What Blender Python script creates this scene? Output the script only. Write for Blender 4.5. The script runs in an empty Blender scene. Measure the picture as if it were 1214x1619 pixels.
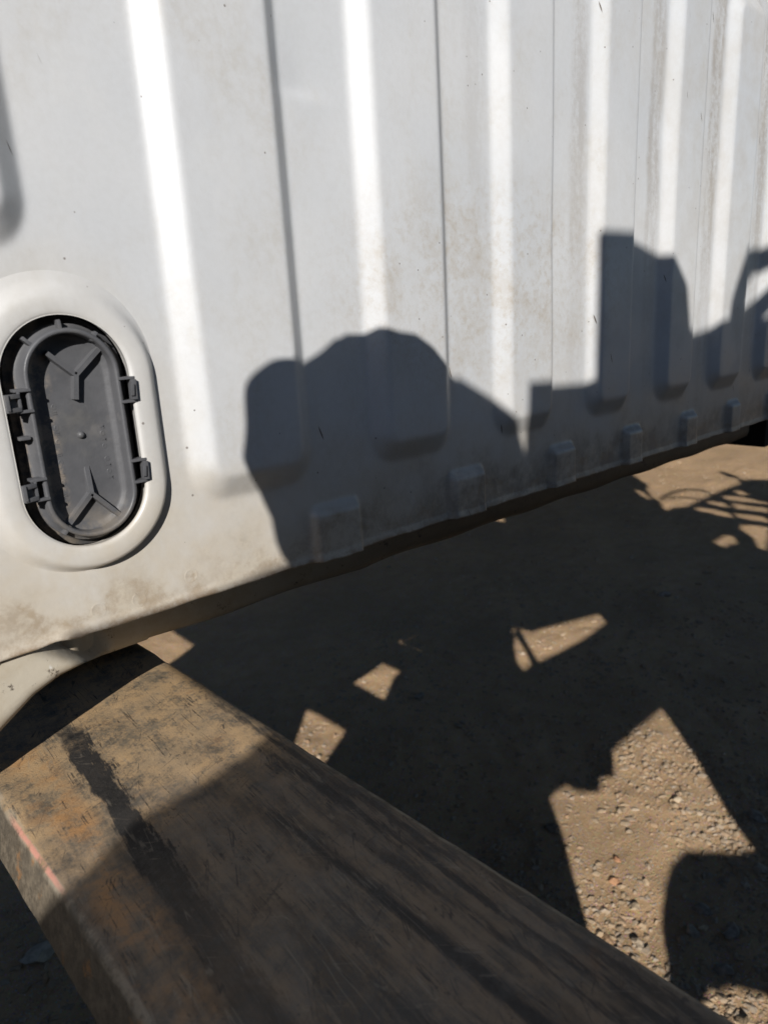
import bpy, bmesh, math, random
import numpy as np
from mathutils import Vector, Matrix, noise as mnoise

random.seed(7); rng = np.random.default_rng(7)
sc = bpy.context.scene
col = sc.collection

# ------------------------------------------------------------------ camera
PY = 0.38            # distance of the ribbed wall from the lens
CH = 1.45            # height of the lens
K = PY / 0.465
cam_d = bpy.data.cameras.new('camera'); cam = bpy.data.objects.new('camera', cam_d); col.objects.link(cam)
cx_ = Vector((0.7514340, -0.6573500, -0.0569028)); cy_ = Vector((0.2121395, 0.1590363, 0.9642117)); cz_ = Vector((0.6247750, 0.7366128, -0.2589552))
m = Matrix.Identity(4)
for i in range(3):
    m[i][0], m[i][1], m[i][2] = cx_[i], cy_[i], -cz_[i]
m.translation = (0, 0, CH)
cam.matrix_world = m
cam_d.sensor_fit = 'VERTICAL'; cam_d.sensor_height = 36.0; cam_d.lens = 36.0 * 1100 / 1619
cam_d.clip_start = 0.01; cam_d.clip_end = 600
cam_d.dof.use_dof = True; cam_d.dof.focus_distance = 0.47; cam_d.dof.aperture_fstop = 13
sc.camera = cam

# ------------------------------------------------------------------ light
SUN = Vector((1.0, 1.0, -0.68)).normalized()
EL = math.asin(-SUN.z)
w = bpy.data.worlds.new('World'); sc.world = w; w.use_nodes = True
nt = w.node_tree; nt.nodes.clear()
sky = nt.nodes.new('ShaderNodeTexSky'); sky.sky_type = 'NISHITA'; sky.sun_disc = False
sky.sun_elevation = EL; sky.dust_density = 0.4; sky.ozone_density = 4.0; sky.air_density = 1.0
sky.sun_rotation = math.atan2(-SUN.x, -SUN.y)
bg = nt.nodes.new('ShaderNodeBackground'); bg.inputs[1].default_value = 0.085
wo = nt.nodes.new('ShaderNodeOutputWorld')
nt.links.new(sky.outputs[0], bg.inputs[0]); nt.links.new(bg.outputs[0], wo.inputs[0])
sd = bpy.data.lights.new('sun', 'SUN'); sd.energy = 5.0; sd.angle = math.radians(0.38); sd.color = (1.0, 0.965, 0.925)
so = bpy.data.objects.new('sun', sd); col.objects.link(so); so.location = (-3, -3, 5)
so.rotation_euler = SUN.to_track_quat('-Z', 'Y').to_euler()
vs = sc.view_settings
sc.display_settings.display_device = 'sRGB'
vs.view_transform = 'Standard'; vs.look = 'None'; vs.gamma = 1.0; vs.exposure = 0.0; vs.use_curve_mapping = False
sc.render.film_transparent = False

# ------------------------------------------------------------------ material helpers
class NM:
    def __init__(s, name):
        s.m = bpy.data.materials.new(name); s.m.use_nodes = True
        s.t = s.m.node_tree; s.t.nodes.clear()
        s.out = s.t.nodes.new('ShaderNodeOutputMaterial')
        s.b = s.t.nodes.new('ShaderNodeBsdfPrincipled')
        s.t.links.new(s.b.outputs[0], s.out.inputs[0])
        s.pos = s.t.nodes.new('ShaderNodeNewGeometry')
        sep = s.t.nodes.new('ShaderNodeSeparateXYZ'); s.t.links.new(s.pos.outputs['Position'], sep.inputs[0])
        s.x, s.y, s.z = sep.outputs
    def put(s, sock, v):
        if isinstance(v, bpy.types.NodeSocket): s.t.links.new(v, sock)
        elif isinstance(v, (tuple, list)):
            sock.default_value = (*v, 1.0) if len(v) == 3 and sock.type == 'RGBA' else v
        else: sock.default_value = v
    def math(s, op, a, b=0.0, c=0.0, clamp=False):
        n = s.t.nodes.new('ShaderNodeMath'); n.operation = op; n.use_clamp = clamp
        s.put(n.inputs[0], a); s.put(n.inputs[1], b); s.put(n.inputs[2], c); return n.outputs[0]
    def step(s, v, a, b, lo=0.0, hi=1.0):
        n = s.t.nodes.new('ShaderNodeMapRange'); n.interpolation_type = 'SMOOTHSTEP'
        s.put(n.inputs[0], v); s.put(n.inputs[1], a); s.put(n.inputs[2], b); s.put(n.inputs[3], lo); s.put(n.inputs[4], hi)
        return n.outputs[0]
    def mapping(s, scale=(1, 1, 1), loc=(0, 0, 0), rot=(0, 0, 0)):
        n = s.t.nodes.new('ShaderNodeMapping'); s.t.links.new(s.pos.outputs['Position'], n.inputs[0])
        n.inputs[1].default_value = loc; n.inputs[2].default_value = rot; n.inputs[3].default_value = scale; return n.outputs[0]
    def turned(s, ang, scale):
        a = s.mapping((1, 1, 1), (0, 0, 0), (0, 0, ang)); n = s.t.nodes.new('ShaderNodeMapping'); s.t.links.new(a, n.inputs[0]); n.inputs[3].default_value = scale; return n.outputs[0]
    def noise(s, scale, detail=4, rough=0.55, vec=None, dist=0.0):
        n = s.t.nodes.new('ShaderNodeTexNoise'); s.t.links.new(vec if vec else s.pos.outputs['Position'], n.inputs['Vector'])
        n.inputs['Scale'].default_value = scale; n.inputs['Detail'].default_value = detail
        n.inputs['Roughness'].default_value = rough; n.inputs['Distortion'].default_value = dist; return n.outputs[0]
    def voronoi(s, scale, feature='F1', out=0, vec=None, rnd=1.0):
        n = s.t.nodes.new('ShaderNodeTexVoronoi'); n.feature = feature
        s.t.links.new(vec if vec else s.pos.outputs['Position'], n.inputs['Vector'])
        n.inputs['Scale'].default_value = scale; n.inputs['Randomness'].default_value = rnd; return n.outputs[out]
    def mix(s, f, a, b):
        n = s.t.nodes.new('ShaderNodeMix'); n.data_type = 'RGBA'
        s.put(n.inputs[0], f); s.put(n.inputs[6], a); s.put(n.inputs[7], b); return n.outputs[2]
    def bump(s, h, strength=0.3, dist=0.002, normal=None):
        n = s.t.nodes.new('ShaderNodeBump'); n.inputs['Strength'].default_value = strength; n.inputs['Distance'].default_value = dist
        s.put(n.inputs['Height'], h)
        if normal: s.put(n.inputs['Normal'], normal)
        return n.outputs[0]
    def set(s, **kw):
        names = {'color': 'Base Color', 'rough': 'Roughness', 'metal': 'Metallic', 'normal': 'Normal', 'spec': 'Specular IOR Level', 'coat': 'Coat Weight', 'coat_rough': 'Coat Roughness'}
        for k_, v in kw.items(): s.put(s.b.inputs[names[k_]], v)
        return s.m

def simple(name, c, rough=0.6, var=0.25, scale=60, metal=0.0, bump=0.15, spec=0.3):
    n = NM(name); f = n.noise(scale, 5, 0.6)
    d = tuple(v * (1 - var) for v in c); l = tuple(min(1, v * (1 + var)) for v in c)
    return n.set(color=n.mix(f, d, l), rough=rough, metal=metal, spec=spec, normal=n.bump(n.noise(scale * 6, 3), bump, 0.001))

# ------------------------------------------------------------------ measured layout of the ribbed wall (metres)
def PX(v): return K * v
def PZ(v): return CH + K * (v - 1.25)
RIB_H = 0.0108 * K
RL = [0.045, 0.213, 0.3825, 0.548, 0.7105, 0.868, 1.016, 1.170]
RR = [0.1345, 0.3196, 0.484, 0.6458, 0.8047, 0.9627, 1.1187, 1.29]
RIBS = [(PX(l), PX(r)) for l, r in zip(RL, RR)]
for q in range(1, 5): RIBS.append((PX(0.045 - 0.165 * q), PX(0.1345 - 0.165 * q)))
RZB = PZ(1.131); RZT = PZ(1.640); RZB_SHORT = PZ(1.306)
ZLIP = PZ(1.0604)
BL = [0.3113, 0.4761, 0.639, 0.7945, 0.9457, 1.0886, 1.24]; BR = [0.3663, 0.530, 0.688, 0.838, 0.988, 1.130, 1.29]
VX, VZ = PX(0.1402), PZ(1.1945)          # centre of the vent opening
VA, VB = PX(0.0385), PX(0.0732)          # half width, half height of the opening

DENT = (0.2755, 1.5865)
def sclip(t, e=0.055):
    sp = lambda x: e * np.logaddexp(0, x / e)
    return np.clip(sp(t) - sp(t - 1), 0, 1)

def panel_h(x, z):
    h = np.zeros_like(x)
    for i, (l, r) in enumerate(RIBS):
        zb = RZB_SHORT if i == 0 else RZB
        dl = (x - l) / PX(0.0175); dr = (r - x) / PX(0.0138)
        db = (z - zb) / PX(0.0185); dt = (RZT - z) / PX(0.02)
        rx = np.maximum(0, 1.6 - np.minimum(dl, dr)) ; rz = np.maximum(0, 1.6 - np.minimum(db, dt))
        t = 1.6 - np.sqrt(rx**2 + rz**2)
        h = np.maximum(h, RIB_H * sclip(t))
    for l, r in zip(BL, BR):
        l, r = PX(l), PX(r)
        dl = (x - l) / PX(0.0062); dr = (r - x) / PX(0.0045); dt = (PZ(1.1080) - z) / PX(0.0068)
        rx = np.maximum(0, 1.4 - np.minimum(dl, dr)); rz = np.maximum(0, 1.4 - dt)
        t = 1.4 - np.sqrt(rx**2 + rz**2)
        h = np.maximum(h, PX(0.0072) * sclip(t, 0.06))
    # press dents and oil-canning of the thin sheet
    h = h + 0.0011 * np.sin(x * 9.1 + 1.3) * np.sin(z * 7.3) 
    # a small knock in the flat beside the second rib, and a few shallow ones elsewhere
    zz = z - DENT[1]; xx = x - DENT[0]
    h = h - 0.0016 * np.exp(-(xx / 0.016)**2) / (1 + np.exp(-zz / 0.0016)) * np.exp(-np.maximum(zz, 0) / 0.03)
    for (dx, dz, rr, aa) in ((0.30, 1.60, .03, -.0008), (0.52, 1.52, .035, -.0010), (0.23, 1.37, .03, .0006), (0.70, 1.62, .03, -.0012), (0.60, 1.46, .025, .0008), (0.42, 1.40, .03, -.0008), (0.36, 1.53, .02, .0007)):
        h = h + aa * np.exp(-((x - dx) / rr)**2 - ((z - dz) / (rr * 1.4))**2)
    return h

def stadium_sd(x, z, cx, cz, a, b):
    dz = np.maximum(np.abs(z - cz) - (b - a), 0)
    return np.sqrt((x - cx)**2 + dz**2) - a

def new_obj(name, verts, faces, mat, parent=None, smooth=True, origin=(0, 0, 0)):
    me = bpy.data.meshes.new(name)
    v = np.asarray(verts, dtype=np.float64) - np.asarray(origin)
    me.from_pydata(v.tolist(), [], [tuple(int(i) for i in f) for f in faces])
    me.update()
    if mat: me.materials.append(mat)
    if smooth:
        me.polygons.foreach_set('use_smooth', [True] * len(me.polygons))
    o = bpy.data.objects.new(name, me); col.objects.link(o)
    if parent is not None: o.parent = parent
    return o

def from_bm(name, bm, mat, parent=None, smooth=True, angle=None):
    me = bpy.data.meshes.new(name); bm.normal_update(); bm.to_mesh(me); bm.free()
    if mat: me.materials.append(mat)
    if smooth:
        me.polygons.foreach_set('use_smooth', [True] * len(me.polygons))
        if angle: me.set_sharp_from_angle(angle=math.radians(angle))
    o = bpy.data.objects.new(name, me); col.objects.link(o)
    if parent is not None: o.parent = parent
    return o

def tag(o, label=None, cat=None, group=None, kind=None):
    if label: o['label'] = label
    if cat: o['category'] = cat
    if group: o['group'] = group
    if kind: o['kind'] = kind
    return o

def thing(name, label, cat, loc=(0, 0, 0), group=None):
    o = bpy.data.objects.new(name, None); col.objects.link(o); o.location = loc; o.empty_display_size = 0.05
    return tag(o, label, cat, group)

def local(parent, o):
    """mesh was written in world metres: keep it there under its parent"""
    o.parent = parent; o.matrix_parent_inverse = Matrix.Translation(-Vector(parent.location)); return o

def bm_box(bm, c, s, rot=None, bev=0.0):
    r = bmesh.ops.create_cube(bm, size=1.0)
    M = Matrix.Translation(c) @ (rot.to_4x4() if rot else Matrix.Identity(4)) @ Matrix.Diagonal((*s, 1))
    bmesh.ops.transform(bm, matrix=M, verts=r['verts'])
    if bev > 0:
        es = {e for v in r['verts'] for e in v.link_edges}
        bmesh.ops.bevel(bm, geom=list(es), offset=bev, segments=2, profile=0.7, affect='EDGES')
    return r['verts']

def bm_bar(bm, p, q, wdt, hgt, up, bev=0.0):
    """box from p to q, wdt across, hgt along up"""
    p, q, up = Vector(p), Vector(q), Vector(up).normalized()
    d = (q - p); L = d.length; d.normalize(); s = d.cross(up).normalized(); up2 = s.cross(d)
    rot = Matrix((d, s, up2)).transposed()
    return bm_box(bm, (p + q) / 2, (L, wdt, hgt), rot, bev)

def tube(bm, pts, r, n=8):
    pts = [Vector(p) for p in pts]; rings = []
    for i, p in enumerate(pts):
        d = (pts[min(i + 1, len(pts) - 1)] - pts[max(i - 1, 0)]).normalized()
        s = d.cross(Vector((0.3, 0.2, 0.9))).normalized(); t = d.cross(s)
        rr = r[i] if isinstance(r, (list, tuple)) else r
        rings.append([bm.verts.new(p + (s * math.cos(k * 2 * math.pi / n) + t * math.sin(k * 2 * math.pi / n)) * rr) for k in range(n)])
    for a, b in zip(rings[:-1], rings[1:]):
        for k in range(n): bm.faces.new((a[k], a[(k + 1) % n], b[(k + 1) % n], b[k]))
    bm.faces.new(list(reversed(rings[0]))); bm.faces.new(rings[-1])

# ------------------------------------------------------------------ materials
def mat_paint():
    n = NM('dirty_white_paint')
    big = n.noise(5, 4, 0.5); mid = n.noise(28, 6, 0.65); fine = n.noise(260, 3, 0.6)
    c = n.mix(n.step(big, 0.35, 0.7), (0.585, 0.60, 0.612), (0.645, 0.65, 0.65))
    # road dust climbing from the lower edge
    hgt = n.math('ADD', n.z, n.math('MULTIPLY', n.math('SUBTRACT', mid, 0.5), 0.10))
    low = n.step(hgt, 1.415, 1.29)
    c = n.mix(n.math('MULTIPLY', low, 0.85), c, (0.55, 0.47, 0.35))
    lowest = n.math('MULTIPLY', n.step(hgt, 1.335, 1.288), n.step(n.noise(55, 6, 0.7), 0.42, 0.62))
    c = n.mix(n.math('MULTIPLY', lowest, 0.75), c, (0.30, 0.225, 0.15))
    # cream dust film round the vent
    vx = n.math('DIVIDE', n.math('SUBTRACT', n.x, VX), 0.062); vz = n.math('DIVIDE', n.math('SUBTRACT', n.z, VZ - .012), 0.10)
    vr = n.math('ADD', n.math('MULTIPLY', vx, vx), n.math('MULTIPLY', vz, vz))
    c = n.mix(n.math('MULTIPLY', n.step(n.math('ADD', vr, n.math('MULTIPLY', n.math('SUBTRACT', mid, .5), .8)), 1.5, 0.6), 0.34), c, (0.58, 0.52, 0.42))
    # darker grime on the low stampings further along the wall
    far = n.math('MULTIPLY', n.step(n.x, 0.28, 0.42), n.step(hgt, 1.36, 1.30))
    c = n.mix(n.math('MULTIPLY', far, n.step(n.noise(34, 6, 0.7), 0.35, 0.62)), c, (0.22, 0.19, 0.16))
    # ochre mottling in the middle of the wall
    dx = n.math('SUBTRACT', n.x, 0.46); dz = n.math('SUBTRACT', n.z, 1.475)
    r2 = n.math('ADD', n.math('POWER', n.math('DIVIDE', dx, 0.20), 2.0), n.math('POWER', n.math('DIVIDE', dz, 0.09), 2.0))
    blot = n.math('MULTIPLY', n.step(r2, 1.3, 0.1), n.math('ADD', n.math('MULTIPLY', n.step(n.noise(22, 9, 0.78), 0.44, 0.66), .6), n.math('MULTIPLY', n.step(n.noise(150, 6, 0.75), .46, .66), .5)))
    c = n.mix(n.math('MULTIPLY', blot, 0.62), c, (0.40, 0.33, 0.235))
    # brown run-down dirt beside the ribs on the right
    st = n.noise(1.0, 7, 0.7, n.mapping((70, 70, 9)))
    runs = None
    for l, a, hw in ((0.548, 0.2, .014), (0.7105, 0.45, .015), (0.868, 0.6, .015), (1.016, 0.8, .016), (1.170, 0.8, .016)):
        d = n.math('ABSOLUTE', n.math('SUBTRACT', n.math('ADD', n.x, n.math('MULTIPLY', n.math('SUBTRACT', n.noise(20, 5, .7), .5), .016)), PX(l) - 0.0165))
        g = n.math('MULTIPLY', n.step(d, hw, hw * 0.45), a)
        runs = g if runs is None else n.math('MAXIMUM', runs, g)
    runs = n.math('MULTIPLY', runs, n.math('MULTIPLY', n.step(n.math('ADD', n.math('MULTIPLY', st, .55), n.math('MULTIPLY', n.noise(190, 6, .75), .45)), 0.38, 0.58), n.step(n.z, 1.44, 1.60, 0.35, 1.0)))
    c = n.mix(n.math('MULTIPLY', runs, 0.8), c, (0.27, 0.22, 0.165))
    # film of dust over the right half
    c = n.mix(n.math('MULTIPLY', n.step(n.x, 0.45, 0.95), n.step(mid, 0.35, 0.75, 0.0, 0.5)), c, (0.44, 0.405, 0.35))
    c = n.mix(n.math('MULTIPLY', n.step(n.noise(11, 8, .72, n.mapping((1, 1, .55), (7, 2, 3))), .46, .68), n.step(n.noise(170, 5, .7), .36, .66, .12, .42)), c, (0.47, 0.435, 0.37))
    # pale worn smears
    c = n.mix(n.math('MULTIPLY', n.step(n.noise(9, 6, 0.7, n.mapping((1, 1, .6), (3, 0, 1))), 0.58, 0.70), 0.35), c, (0.66, 0.66, 0.65))
    # flies and chips
    for sc_, th, cc, dn in ((120, 0.11, (0.12, 0.09, 0.07), 0.60), (60, 0.045, (0.06, 0.045, 0.04), 0.52)):
        vd = n.voronoi(sc_, 'F1', 0); keep = n.voronoi(sc_, 'F1', 1)
        sepc = n.t.nodes.new('ShaderNodeSeparateColor'); n.t.links.new(keep, sepc.inputs[0])
        k_ = n.math('MULTIPLY', n.step(vd, th, th * 0.55), n.math('GREATER_THAN', sepc.outputs[0], dn + 0.26))
        c = n.mix(n.math('MULTIPLY', k_, 0.75), c, cc)
    vm = n.turned(0.0, (150, 150, 34))
    tl = n.mapping((1, 1, 1), (0, 0, 0), (0, 0.35, 0)); mp = n.t.nodes.new('ShaderNodeMapping'); n.t.links.new(tl, mp.inputs[0]); mp.inputs[3].default_value = (210, 60, 26)
    hv = n.voronoi(1.0, 'F1', 0, mp.outputs[0]); hk = n.voronoi(1.0, 'F1', 1, mp.outputs[0])
    hs = n.t.nodes.new('ShaderNodeSeparateColor'); n.t.links.new(hk, hs.inputs[0])
    c = n.mix(n.math('MULTIPLY', n.step(hv, 0.16, 0.08), n.math('GREATER_THAN', hs.outputs[0], 0.955)), c, (0.10, 0.075, 0.055))
    lipd = n.math('MULTIPLY', n.step(n.z, ZLIP + 0.0045, ZLIP + 0.0005), n.step(n.noise(70, 7, 0.75), 0.40, 0.60))
    c = n.mix(n.math('MULTIPLY', lipd, 0.8), c, (0.26, 0.17, 0.09))
    bandd = n.math('MULTIPLY', n.step(n.math('ABSOLUTE', n.math('SUBTRACT', hgt, ZLIP + 0.012)), 0.010, 0.002), n.step(n.noise(48, 7, 0.75), 0.45, 0.62))
    c = n.mix(n.math('MULTIPLY', bandd, 0.55), c, (0.34, 0.25, 0.155))
    c = n.mix(n.math('MULTIPLY', n.step(fine, 0.3, 0.75), 0.10), c, (0.40, 0.385, 0.36))
    hb = n.math('ADD', n.math('MULTIPLY', n.noise(420, 3, 0.6), 0.6), n.math('MULTIPLY', n.noise(60, 3), 0.6))
    rgh = n.step(mid, 0.3, 0.7, 0.40, 0.50)
    return n.set(color=c, rough=rgh, spec=0.9, normal=n.bump(hb, 0.16, 0.0005))
PAINT = mat_paint()

def mat_underside():
    n = NM('dusty_underside_paint')
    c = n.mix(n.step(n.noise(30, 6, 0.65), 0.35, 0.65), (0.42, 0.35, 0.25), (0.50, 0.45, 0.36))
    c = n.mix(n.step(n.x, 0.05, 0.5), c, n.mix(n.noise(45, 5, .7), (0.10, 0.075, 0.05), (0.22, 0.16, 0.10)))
    rust = n.math('MULTIPLY', n.step(n.noise(85, 6, 0.75), 0.60, 0.68), 0.9)
    c = n.mix(rust, c, (0.05, 0.035, 0.025))
    chip = n.math('MULTIPLY', n.step(n.noise(38, 4, 0.6, n.mapping((1, 1, 1), (.37, .1, .2))), 0.66, 0.69), n.step(n.x, 0.16, 0.10))
    c = n.mix(chip, c, (0.62, 0.60, 0.56))
    return n.set(color=c, rough=0.6, normal=n.bump(n.noise(200, 4), 0.3, 0.0008))
UNDER = mat_underside()

def mat_plastic():
    n = NM('weathered_grey_black_plastic')
    f = n.noise(70, 6, 0.65)
    c = n.mix(f, (0.075, 0.076, 0.081), (0.125, 0.126, 0.132))
    c = n.mix(n.math('MULTIPLY', n.step(n.noise(26, 5, 0.7), 0.5, 0.7), 0.6), c, (0.15, 0.145, 0.135))
    # sand dust lying in the lower bowl and along the left edge of the flap
    lowd = n.math('MULTIPLY', n.step(n.z, 1.375, 1.345), n.step(n.noise(60, 5, 0.7), 0.40, 0.62))
    c = n.mix(n.math('MULTIPLY', lowd, 0.7), c, (0.24, 0.205, 0.16))
    edge = n.math('MULTIPLY', n.step(n.x, PX(.134), PX(.128)), n.math('MULTIPLY', n.step(n.noise(90, 5, 0.75), 0.42, 0.6), n.step(n.y, .3815, .3835)))
    c = n.mix(n.math('MULTIPLY', edge, 0.85), c, (0.30, 0.25, 0.20))
    spot = n.math('MULTIPLY', n.step(n.noise(48, 3, 0.5, n.mapping((1, 1, 1), (.2, 0, .6))), 0.64, 0.72), 0.45)
    c = n.mix(spot, c, (0.20, 0.19, 0.18))
    return n.set(color=c, rough=n.step(f, .3, .7, 0.42, 0.58), spec=0.5, normal=n.bump(n.math('ADD', n.noise(350, 3), n.noise(40, 3)), 0.18, 0.0008))
PLASTIC = mat_plastic()
BLACK = simple('black_primer', (0.012, 0.012, 0.012), 0.8, 0.3, 40)

def mat_fork():
    n = NM('worn_dusty_fork_steel')
    sepn = n.t.nodes.new('ShaderNodeSeparateXYZ'); n.t.links.new(n.pos.outputs['Normal'], sepn.inputs[0])
    top = n.step(sepn.outputs[2], 0.45, 0.92)
    blot = n.noise(38, 10, 0.70); mott = n.noise(105, 10, 0.74)
    scr = n.noise(1.0, 7, 0.72, n.turned(0.10, (560, 60, 300)))
    scr2 = n.noise(1.0, 7, 0.72, n.turned(1.05, (420, 70, 300)))
    scr3 = n.noise(1.0, 6, 0.70, n.turned(-0.65, (380, 75, 300)))
    lng = n.noise(1.0, 8, 0.66, n.mapping((85, 7, 60), (0, 0, 0), (0, 0, 0.05)))
    fine = n.noise(900, 4, 0.7)
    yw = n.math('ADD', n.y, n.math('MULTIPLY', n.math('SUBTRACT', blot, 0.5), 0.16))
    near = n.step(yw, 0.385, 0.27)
    tan = n.mix(n.step(n.noise(26, 6, .65), .35, .65), (0.49, 0.325, 0.165), (0.38, 0.27, 0.155))
    grey = n.mix(n.step(n.noise(85, 6, .7), .3, .7), (0.115, 0.100, 0.078), (0.235, 0.190, 0.130))
    # dust film, rubbed through by many fine scratches
    v = n.math('ADD', n.math('MULTIPLY', blot, 0.50), n.math('MULTIPLY', mott, 0.34))
    v = n.math('ADD', v, n.math('MULTIPLY', scr, 0.22)); v = n.math('ADD', v, n.math('MULTIPLY', scr2, 0.22)); v = n.math('ADD', v, n.math('MULTIPLY', scr3, 0.18))
    v = n.math('ADD', v, n.math('MULTIPLY', n.math('SUBTRACT', fine, .5), 0.22))
    dusty = n.step(v, 0.62, 0.79)
    c = n.mix(dusty, grey, tan)
    # heel end: lengthways dirt streaks, with its shade put into the darker colour
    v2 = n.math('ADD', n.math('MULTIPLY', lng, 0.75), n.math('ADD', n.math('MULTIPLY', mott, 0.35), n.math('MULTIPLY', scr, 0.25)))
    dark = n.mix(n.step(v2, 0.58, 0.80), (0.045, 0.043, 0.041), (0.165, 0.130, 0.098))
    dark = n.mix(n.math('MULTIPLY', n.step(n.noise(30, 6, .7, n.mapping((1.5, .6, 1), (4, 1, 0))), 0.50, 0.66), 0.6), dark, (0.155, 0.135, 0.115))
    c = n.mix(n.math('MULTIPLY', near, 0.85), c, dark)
    skew = n.math('ADD', n.x, n.math('MULTIPLY', n.math('SUBTRACT', n.y, 0.2), 0.045))
    for xs, wd, y0, y1, amt in ((0.1475, 0.0042, 0.33, 0.02, 0.8), (0.166, 0.0035, 0.27, 0.0, 0.7), (0.120, 0.0045, 0.20, 0.0, 0.6), (0.1765, 0.0030, 0.36, 0.0, 0.75), (0.134, 0.0025, 0.25, 0.0, 0.6), (0.185, 0.003, 0.44, 0.0, 0.6)):
        d = n.math('ABSOLUTE', n.math('SUBTRACT', skew, xs))
        d = n.math('ADD', d, n.math('ADD', n.math('MULTIPLY', n.math('SUBTRACT', scr, 0.5), 0.012), n.math('MULTIPLY', n.math('SUBTRACT', lng, 0.5), 0.012)))
        mk = n.math('MULTIPLY', n.step(d, wd, wd * 0.1), n.step(yw, y0, y0 - 0.08))
        c = n.mix(n.math('MULTIPLY', mk, amt), c, (0.030, 0.029, 0.028))
    # rust flush near the left edge and scattered blooms
    ro = n.math('MULTIPLY', n.math('MULTIPLY', n.step(n.x, 0.083, 0.071), n.step(n.x, 0.050, 0.064)), n.step(n.math('ADD', n.math('MULTIPLY', n.noise(24, 6, .7), .7), n.math('MULTIPLY', mott, .3)), 0.46, 0.60))
    c = n.mix(n.math('MULTIPLY', ro, n.step(n.y, 0.20, 0.30, 0.25, 0.75)), c, (0.46, 0.235, 0.085))
    rb = n.math('MULTIPLY', n.step(n.math('ADD', n.math('MULTIPLY', n.noise(16, 5, 0.7, n.mapping((1, 1, 1), (.7, .2, 0))), .75), n.math('MULTIPLY', mott, .25)), 0.56, 0.66), 0.5)
    c = n.mix(rb, c, (0.20, 0.105, 0.05))
    # broad black rub mark running along the blade
    wob = n.math('MULTIPLY', n.math('SUBTRACT', n.noise(42, 3), 0.5), 0.012)
    xc = n.math('ADD', n.math('ADD', n.x, wob), n.math('MULTIPLY', n.math('SUBTRACT', n.y, 0.30), -0.045))
    dl = n.math('ADD', n.math('SUBTRACT', xc, 0.0815), n.math('MULTIPLY', n.math('SUBTRACT', scr, .5), 0.008))
    rag = n.math('ADD', n.math('MULTIPLY', n.math('SUBTRACT', scr, 0.5), 0.026), n.math('MULTIPLY', n.math('SUBTRACT', mott, 0.5), 0.022))
    dr = n.math('SUBTRACT', n.math('ADD', 0.0968, rag), xc)
    rubm = n.math('MULTIPLY', n.step(dl, -0.0005, 0.0015), n.step(dr, -0.001, 0.003))
    rubm = n.math('MULTIPLY', rubm, n.step(n.math('ADD', n.y, n.math('MULTIPLY', n.math('SUBTRACT', blot, .5), .12)), 0.440, 0.400))
    rubm = n.math('MULTIPLY', rubm, n.step(n.math('ADD', n.math('MULTIPLY', scr, .6), n.math('MULTIPLY', mott, .4)), 0.30, 0.42))
    rubm = n.math('MULTIPLY', rubm, n.step(n.y, 0.19, 0.31, 0.45, 1.0))
    c = n.mix(n.math('MULTIPLY', rubm, 0.96), c, (0.018, 0.018, 0.018))
    # sparse black scuffs
    sc_f = n.math('ADD', n.math('MULTIPLY', n.noise(1.0, 8, .75, n.turned(.5, (90, 30, 60))), .7), n.math('MULTIPLY', scr2, .3))
    c = n.mix(n.math('MULTIPLY', n.step(sc_f, 0.585, 0.66), .72), c, (0.045, 0.042, 0.038))
    # thin individual scratches, bright and dark, in several directions
    for ang, sx, sy, lo, col_, am, off_ in ((0.08, 130, 9, .0065, (0.30, 0.26, 0.20), .35, 1.0), (1.1, 150, 14, .005, (0.05, 0.045, 0.04), .5, 2.0), (-0.75, 140, 12, .005, (0.30, 0.25, 0.19), .25, 3.0), (0.45, 120, 10, .005, (0.045, 0.04, 0.036), .75, 4.0), (0.02, 210, 6, .008, (0.03, 0.028, 0.026), .8, 5.0)):
        tv = n.turned(ang, (sx, sy, 40)); ns = n.noise(1.0, 2, .5, tv)
        ln = n.step(n.math('ABSOLUTE', n.math('SUBTRACT', ns, .5)), lo * 2.2, lo * .6)
        ln = n.math('MULTIPLY', ln, n.step(n.noise(30 + 9 * off_, 5, .7), .48, .62))
        c = n.mix(n.math('MULTIPLY', ln, am), c, col_)
    pit = n.math('MULTIPLY', n.step(n.voronoi(330, 'F1', 0), .22, .10), n.step(n.noise(48, 5, .7), .50, .62))
    c = n.mix(n.math('MULTIPLY', pit, .7), c, (0.06, 0.052, 0.045))
    # side faces: dark scraped steel
    sidec = n.mix(n.step(n.math('ADD', n.math('MULTIPLY', scr2, .5), n.math('MULTIPLY', mott, .5)), .40, .66), (0.080, 0.066, 0.048), (0.185, 0.150, 0.105))
    sidec = n.mix(n.math('MULTIPLY', n.step(n.noise(45, 5, .7), .58, .68), .7), sidec, (0.30, 0.145, 0.05))
    c = n.mix(top, sidec, c)
    # rubbed pale arris
    ar = n.math('MULTIPLY', n.math('MULTIPLY', n.step(sepn.outputs[2], .30, .6), n.step(sepn.outputs[2], .995, .93)), n.step(mott, .40, .58))
    c = n.mix(n.math('MULTIPLY', ar, .55), c, (0.33, 0.285, 0.215))
    # pink paint scrape on the left arris
    xp = n.math('ABSOLUTE', n.math('SUBTRACT', n.math('ADD', n.x, n.math('MULTIPLY', n.math('SUBTRACT', n.y, 0.33), 0.05)), 0.0482))
    xp = n.math('ADD', xp, n.math('MULTIPLY', n.math('SUBTRACT', scr, .5), .0018))
    pk = n.math('MULTIPLY', n.step(mott, .36, .52), n.step(xp, 0.0014, 0.0004)); pk = n.math('MULTIPLY', pk, n.math('MULTIPLY', n.step(n.y, 0.285, 0.31), n.step(n.y, 0.372, 0.35)))
    c = n.mix(n.math('MULTIPLY', pk, .85), c, (0.56, 0.25, 0.19))
    hb = n.math('ADD', n.math('MULTIPLY', v, 0.9), n.math('MULTIPLY', fine, 0.35))
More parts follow.
